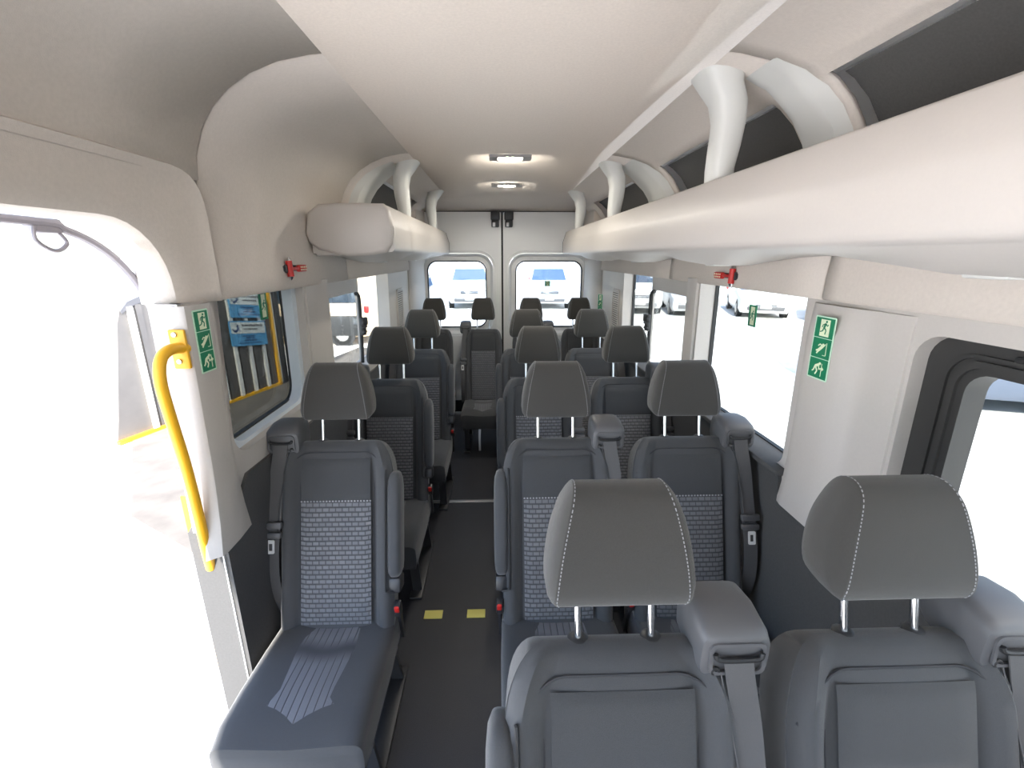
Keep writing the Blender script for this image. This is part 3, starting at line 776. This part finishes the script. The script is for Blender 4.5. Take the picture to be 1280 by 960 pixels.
        bm = NB(); plate(bm, rrect(x-.046, x+.046, .968, 1.026, .012), [rrect(x-.040, x+.040, .974, 1.020, .010)], lambda u, z, d: (u, .1165-d+(z-.99)*.06, z), 0, .004); obj('retractor_bezel', bm, M['grey_plastic'], r_)
        bm = NB(); tube(bm, smooth_path([(x-.038, .112, 1.010), (x-.032, .110, 1.001), (x, .110, .999), (x+.032, .110, 1.001), (x+.038, .112, 1.010)], 4), .0045, 8)
        tube(bm, [(x-belt*.034+.006*math.cos(a*.7), .1135, .974+.006*math.sin(a*.7)) for a in range(7)], .003, 6)
        obj('belt_slot', bm, M['black'], r_)
        xo = belt*.212
        path = smooth_path([(x, .112, 1.0), (x+belt*.004, .103, .965), (x+belt*.018, .085, .88), (xo-belt*.008, .04, .76), (xo, .01, .66), (xo, -.015, .56), (xo, -.01, .46), (xo, .03, .34)], 6)
        bm = NB(); strip(bm, path, (.046, -.004*belt, 0), .0025); w_ = obj('seat_belt', bm, M['belt'], t)
        bm = NB(); strip(bm, [Vector((x-belt*.022, .118, .968)), Vector((xo-belt*.026, .055, .80)), Vector((xo-belt*.02, .02, .70))], (.004, .012, 0), .002); obj('belt_return', bm, M['belt'], w_)
        rx = Matrix.Rotation(R(-17), 4, 'X')
        bm = NB(); box(bm, (xo-belt*.006, .022, .738), (.066, .018, .024), .006, rot=rx); obj('belt_stop', bm, M['grey_plastic'], w_)
        bm = NB(); box(bm, (xo-belt*.004, .016, .704), (.062, .018, .022), .006, rot=rx); k = obj('tongue_grip', bm, M['grey_plastic'], w_)
        bm = NB(); plate(bm, rrect(-.013, .013, -.022, .022, .004), [rrect(-.006, .006, -.013, .011, .002)], lambda u, v, d: (xo+u, .004-d+v*.3, .668+v), 0, .003); obj('buckle_tongue', bm, M['tongue'], k)
    if kind == 'rear_left':
        bm = NB(); strip(bm, [(-.03, -.30, .26), (-.035, -.33, .16), (-.035, -.335, .02)], (.022, 0, 0), .006); obj('support_leg', bm, M['steel'], t, label='bright steel support leg')
    return t
PROTO = {k: make_seat(k) for k in ('left', 'aisle', 'window', 'rear_left', 'rear_right')}
used = set()
def seat(kind, x, y, label):
    o = PROTO[kind]
    if kind in used: o = copy_tree(o)
    used.add(kind)
    o.location = (x, y, 0); o.scale = (.862 if kind[:4] == 'rear' else 1, 1, 1); tag(o, label, 'seat', 'charcoal cloth passenger seats')
RY = [.445, 1.335, 2.17, 2.97, 3.87]
seat('aisle', .198, RY[0], 'large charcoal seat nearest the camera, its headrest in the lower middle right')
seat('window', .670, RY[0], 'large charcoal seat nearest the camera beside the right-hand window with the black surround')
seat('left', -.568, RY[1], 'charcoal seat with armrest behind the left door pillar, front seat of the left-hand single file')
seat('aisle', .205, RY[1], 'charcoal aisle seat with patterned back in the second row on the right')
seat('window', .672, RY[1], 'charcoal window seat in the second row, against the wide right pillar')
seat('left', -.575, RY[2], 'charcoal left-hand single seat, second in the file behind the door')
seat('aisle', .212, RY[2], 'charcoal aisle seat in the third row on the right, partly behind another headrest')
seat('window', .690, RY[2], 'charcoal window seat in the third row, just before the right sliding window latch')
seat('left', -.535, RY[3], 'charcoal left-hand single seat, third in the file, before the back row')
seat('aisle', .203, RY[3], 'charcoal aisle seat in the fourth row on the right')
seat('window', .666, RY[3], 'charcoal window seat in the fourth row, beside the rear right louvred vent')
seat('rear_left', -.575, RY[4], 'charcoal back-row seat in the far left corner')
seat('rear_left', -.135, RY[4], 'charcoal back-row seat at the end of the aisle with a steel support leg')
seat('rear_right', .295, RY[4], 'charcoal back-row seat just right of the rear door seam')
seat('rear_right', .735, RY[4], 'charcoal back-row seat in the far right corner')

# ------------------------------------------------------------------ outside
GZ = -.70
bm = NB(); plate(bm, [(-400, -300), (400, -300), (400, 500), (-400, 500)], [], lambda u, v, d: (u, v, GZ-d), 0, .05)
tag(obj('ground', bm, M['ground']), kind='structure')
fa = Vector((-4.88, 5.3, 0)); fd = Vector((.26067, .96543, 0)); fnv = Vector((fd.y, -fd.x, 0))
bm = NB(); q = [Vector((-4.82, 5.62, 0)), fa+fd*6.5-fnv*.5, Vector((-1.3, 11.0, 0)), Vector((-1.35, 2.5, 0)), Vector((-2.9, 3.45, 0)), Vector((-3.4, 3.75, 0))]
plate(bm, [(p.x, p.y) for p in q], [], lambda u, v, d: (u, v, GZ+d), 0, .012); tag(obj('dark_ground_strip', bm, M['dark_ground']), kind='structure')  # darker brown-grey ground between the van and the fence
t = empty('fence', fa+Vector((0, 0, GZ)), 'grey sheet fence with white battens and a yellow bottom rail, seen through the left window', 'fence')
ff = lambda u, z, d: tuple(fd*u+fnv*d+Vector((0, 0, z)))
FL = 3.02
bm = NB(); out = [(.12, 0), (FL, 0), (FL, 1.84), (1.0, 1.84), (.80, 1.82), (.62, 1.76), (.52, 1.66), (.46, 1.5), (.2, .3)]
plate(bm, out, [], ff, -.03, 0); obj('sheet', bm, M['fence'], t)
for k in range(9):
    u = .63+k*.30
    bm = NB(); plate(bm, rrect(u-.032, u+.032, .05, 1.70 if u < .8 else 1.80, .004), [], ff, 0, .035); obj('batten', bm, M['batten'], t)
    bm = NB(); plate(bm, rrect(u+.075, u+.15, .05, 1.80 if u > .8 else 1.72, .004), [], ff, 0, .02); obj('sheet_rib', bm, M['fence'], t)
bm = NB(); plate(bm, rrect(.12, FL, 0, .055, .01), [], ff, 0, .05); obj('bottom_rail', bm, M['yellow'], t)
bm = NB(); plate(bm, rrect(FL-.05, FL, 0, 1.86, .01), [], ff, -.03, .05); obj('end_post', bm, M['yellow'], t, label='yellow end post')
bm = NB(); box(bm, Vector(ff(FL+.13, 1.0, -.05)), (.16, .16, 2.0), .01); obj('gate_post', bm, M['fpost'], t, label='dark square gate post')
bm = NB(); plate(bm, [(1.1, 1.84), (1.0, 1.84), (.80, 1.82), (.62, 1.76), (.52, 1.66), (.53, 1.62), (.63, 1.69), (.8, 1.74), (1.1, 1.76)], [], ff, 0, .02); obj('top_cap', bm, M['grey_plastic'], t)
def board(u0, u1, z0, z1, label):
    c = ff((u0+u1)/2, (z0+z1)/2-GZ, .05)
    o = empty('notice_board', fa+Vector((0, 0, GZ))+Vector(c), label, 'sign', 'blue and white notice boards on the fence')
    W, H = u1-u0, z1-z0; fn = lambda a, b, d: tuple(fd*a+fnv*d+Vector((0, 0, b-a*.13)))
    bm = NB(); plate(bm, rrect(-W/2, W/2, -H/2, H/2, .02), [], fn, -.01, .006); obj('backing', bm, M['signblue'], o)
    bm = NB(); plate(bm, rrect(-W/2+.02, W/2-.02, .0, H/2-.02, .015), [], fn, .004, .010); obj('white_panel', bm, M['signtop'], o)
    bm = NB()
    random.seed(3)
    for r_, (zz, x0, x1, hh) in enumerate(((-.05, -.15, .12, .018), (-.085, -.08, .09, .022), (-.125, -.12, .13, .024), (-.165, -.24, .25, .014))):
        x = x0
        while x < x1:
            wl = random.uniform(.02, .05); poly(bm, [(x, zz), (min(x+wl, x1), zz), (min(x+wl, x1), zz+hh), (x, zz+hh)], fn, .010); x += wl+.012
    obj('small_print', bm, M['ink'], o)
    bm = NB()
    for zz, x0, x1, hh in ((.12, -.13, .28, .03), (.06, -.10, .18, .026)):
        x = x0
        while x < x1:
            wl = random.uniform(.02, .04); poly(bm, [(x, zz), (x+wl, zz), (x+wl, zz+hh), (x, zz+hh)], fn, .013); x += wl+.014
    obj('heading_print', bm, M['grey_plastic'], o)
    bm = NB(); arc = [(-.27+.07*math.cos(R(a)), .10+.07*math.sin(R(a))) for a in range(-150, 100, 20)]
    arc2 = [(-.28+.055*math.cos(R(a)), .11+.055*math.sin(R(a))) for a in range(90, -160, -20)]
    poly(bm, arc+arc2, fn, .014); poly(bm, rrect(-.30, -.26, .02, .032, .004), fn, .014); poly(bm, disc(-.235, .12, .014), fn, .014)
    obj('round_emblem', bm, M['ink'], o)
board(2.05, 2.80, .16, .575, 'blue and white notice board on the fence, the lower of the two')
board(2.12, 2.87, .62, 1.05, 'blue and white notice board on the fence, the upper of the two')

def car(kind, loc, rz, body, label, shield=None, red=False, group='vehicles parked outside', lower=None):
    if kind == 'suv':
        W, L = 1.9, 4.6
        st = [(0, .82, .35, .80, .86), (.10, .94, .28, .98, 1.02), (.35, 1, .25, 1.06, 1.10), (1.25, 1, .25, 1.16, 1.19), (1.95, 1, .25, 1.18, 1.76), (2.6, 1, .25, 1.18, 1.83), (3.9, 1, .25, 1.18, 1.80), (4.40, .98, .3, 1.16, 1.40), (4.55, .95, .3, 1.10, 1.16), (4.6, .90, .4, 1.0, 1.02)]
        ws, sd = (3, 4), (4, 6)
    elif kind == 'sedan':
        W, L = 1.8, 4.5
        st = [(0, .80, .32, .58, .62), (.10, .93, .22, .70, .73), (.35, 1, .2, .78, .80), (1.25, 1, .2, .92, .95), (2.05, 1, .2, .95, 1.40), (2.6, 1, .2, .95, 1.46), (3.2, 1, .2, .96, 1.40), (3.95, 1, .22, .98, 1.04), (4.35, .96, .28, .96, 1.0), (4.5, .88, .35, .85, .88)]
        ws, sd = (3, 4), (4, 6)
    else:
        W, L = 2.0, 5.0
        st = [(0, .84, .35, .95, 1.0), (.12, .95, .28, 1.12, 1.15), (.75, 1, .25, 1.25, 1.28), (1.45, 1, .25, 1.22, 2.08), (2.0, 1, .25, 1.22, 2.2), (4.7, 1, .25, 1.22, 2.2), (4.92, .99, .28, 1.22, 2.12), (5.0, .97, .32, 1.2, 2.0)]
        ws, sd = (2, 3), (3, 5)
    t = empty('parked_'+('van' if kind == 'van' else 'car'), loc, label, 'van' if kind == 'van' else 'car', group, rz)
    hwid = W/2
    def ring(s):
        y, k, zb, zl, zr = s; g = .82 if zr-zl > .15 else .96; gv = .90 if kind == 'van' else g
        g = gv if zr-zl > .15 else .96
        half = [(hwid*k*.90, zb), (hwid*k, zb+.15), (hwid*k, (zb+zl)/2+.1), (hwid*k*.98, zl-.04), (hwid*k*.965, zl), (hwid*k*g, zr-.05), (hwid*k*(g-.10), zr)]
        return [(x, y-L/2, z) for x, z in half]+[(-x, y-L/2, z) for x, z in half[::-1]]
    RG = [ring(s) for s in st]
    obj('body', loft(NB(), RG), body, t, ang=35)
    def quad(nm, p, m, off=.012):
        p = [Vector(q) for q in p]; n = (p[1]-p[0]).cross(p[2]-p[0]).normalized(); c = sum(p, Vector())/4
        if n.dot(c-Vector((0, 0, .8))) < 0: n = -n
        bm = NB(); loft(bm, [[q-n*.02 for q in p], [q+n*off for q in p]]); return obj(nm, bm, m, t)
    a, b = RG[ws[0]], RG[ws[1]]; lerp = lambda u, v, f: tuple(Vector(u)*(1-f)+Vector(v)*f)
    bl, br, tl, tr = a[6], a[7], b[6], b[7]
    
    quad('windscreen', [lerp(bl, tl, .08), lerp(br, tr, .08), lerp(br, tr, .93), lerp(bl, tl, .93)], shield or M['carglass'])
    for sgn in (0, 1):
        def pt(rg, f): return lerp(rg[4], rg[5], f) if not sgn else lerp(rg[9], rg[8], f)
        cuts = [0.02, .46, .50, .98] if kind != 'van' else [0, .18, .22, .48, .52, .98]
        for c0, c1 in zip(cuts[::2], cuts[1::2]):
            A, Bq = RG[sd[0]], RG[sd[1]]
            quad('side_window', [lerp(pt(A, .1), pt(Bq, .1), c0), lerp(pt(A, .1), pt(Bq, .1), c1), lerp(pt(A, .88), pt(Bq, .88), max(c0, .04)), lerp(pt(A, .88), pt(Bq, .88), c1)][:2]+[lerp(pt(A, .88), pt(Bq, .88), c1), lerp(pt(A, .88), pt(Bq, .88), max(c0, .03))], M['carglass'], .008)
    zf = st[1][3]
    bm = NB(); box(bm, (0, -L/2+.03, zf-.22), (W*.42, .10, .16), .03); obj('grille', bm, M['blackp'], t)
    bm = NB()
    for k in range(3): box(bm, (0, -L/2-.022, zf-.27+k*.05), (W*.40, .012, .014), .004)
    obj('grille_bars', bm, M['chrome'], t)
    bm = NB(); box(bm, (0, -L/2+.04, st[0][2]+.08), (W*.72, .14, .16), .04); obj('bumper', bm, M['grey_plastic'], t)
    bm = NB(); box(bm, (0, -L/2-.035, st[0][2]+.13), (.38, .012, .11), .004); obj('number_plate', bm, M['plate'], t)
    for s in (-1, 1):
        bm = NB(); box(bm, (s*W*.355, -L/2+.08, zf-.16), (W*.19, .16, .13), .04); obj('headlamp', bm, M['carlamp'], t)
        bm = NB(); box(bm, (s*W*.47, L/2-.06, st[-3][3]-(.05 if kind != 'van' else .1)), (.14, .14, .5 if red else .22), .04); obj('tail_lamp', bm, M['carred'], t)
        bm = NB(); box(bm, (s*(W/2+.07), -L/2+st[ws[1]][0]-.35, st[ws[0]][4]+.05), (.16, .10, .13), .04); obj('mirror', bm, body, t)
        for yy in (-L/2+.85, L/2-.85):
            rr_ = .34 if kind != 'sedan' else .31
            bm = NB(); tube(bm, [(s*(W/2-.21), yy, rr_), (s*(W/2-.19), yy, rr_), (s*(W/2-.02), yy, rr_), (s*(W/2+.006), yy, rr_)], [rr_*.92, rr_, rr_, rr_*.9], 22); wh = obj('wheel', bm, M['tyre'], t)
            bm = NB(); tube(bm, [(s*(W/2), yy, rr_), (s*(W/2+.016), yy, rr_)], [rr_*.62, rr_*.55], 16); obj('hub', bm, M['alloy'], wh)
            bm = NB(); tube(bm, [(s*(W/2-.03), yy, rr_), (s*(W/2+.002), yy, rr_)], [rr_*1.17, rr_*1.17], 22); obj('wheel_arch', bm, M['blackp'], t)
    if lower:
        bm = NB()
        for s in (-1, 1): box(bm, (s*(W/2+.004), .1, .62), (.03, L*.86, .62), .01)
        obj('lower_panel', bm, lower, t, label='charcoal lower body panels')
    return t
car('suv', (-1.35, 22.6, GZ), R(2), M['carwhite'], 'white car facing the van, seen through the left rear door window', M['sky_shield'])
car('suv', (2.45, 22.4, GZ), R(-4), M['carwhite'], 'white car facing the van, seen through the right rear door window', M['sky_shield'])
car('suv', (6.05, 20.4, GZ), R(-8), M['carsilver'], 'silver off-road car behind the sliding right window, at its rear end')
car('sedan', (8.25, 19.6, GZ), R(-14), M['carsilver'], 'silver car half hidden by the right window pillar')
car('sedan', (10.9, 18.9, GZ), R(-20), M['carwhite'], 'white saloon car seen above the green sticker in the large right window', M['sky_shield'])
car('sedan', (13.4, 17.3, GZ), R(-38), M['carwhite'], 'white car at the front end of the large right window', M['sky_shield'])
car('van', (8.43, 6.75, GZ), R(70.7), M['carblue'], 'pale blue van seen in the near right window with the black surround')
c = car('van', (-5.58, 12.86, GZ), R(-90), M['carcream'], 'cream van with charcoal lower panels seen through the rear left window', lower=M['cardark']); c.scale = (.86, .86, .86)
car('suv', (-3.28, 16.6, GZ), R(180), M['carwhite'], 'white car with red tail lamps at the far end of the rear left window', red=True)
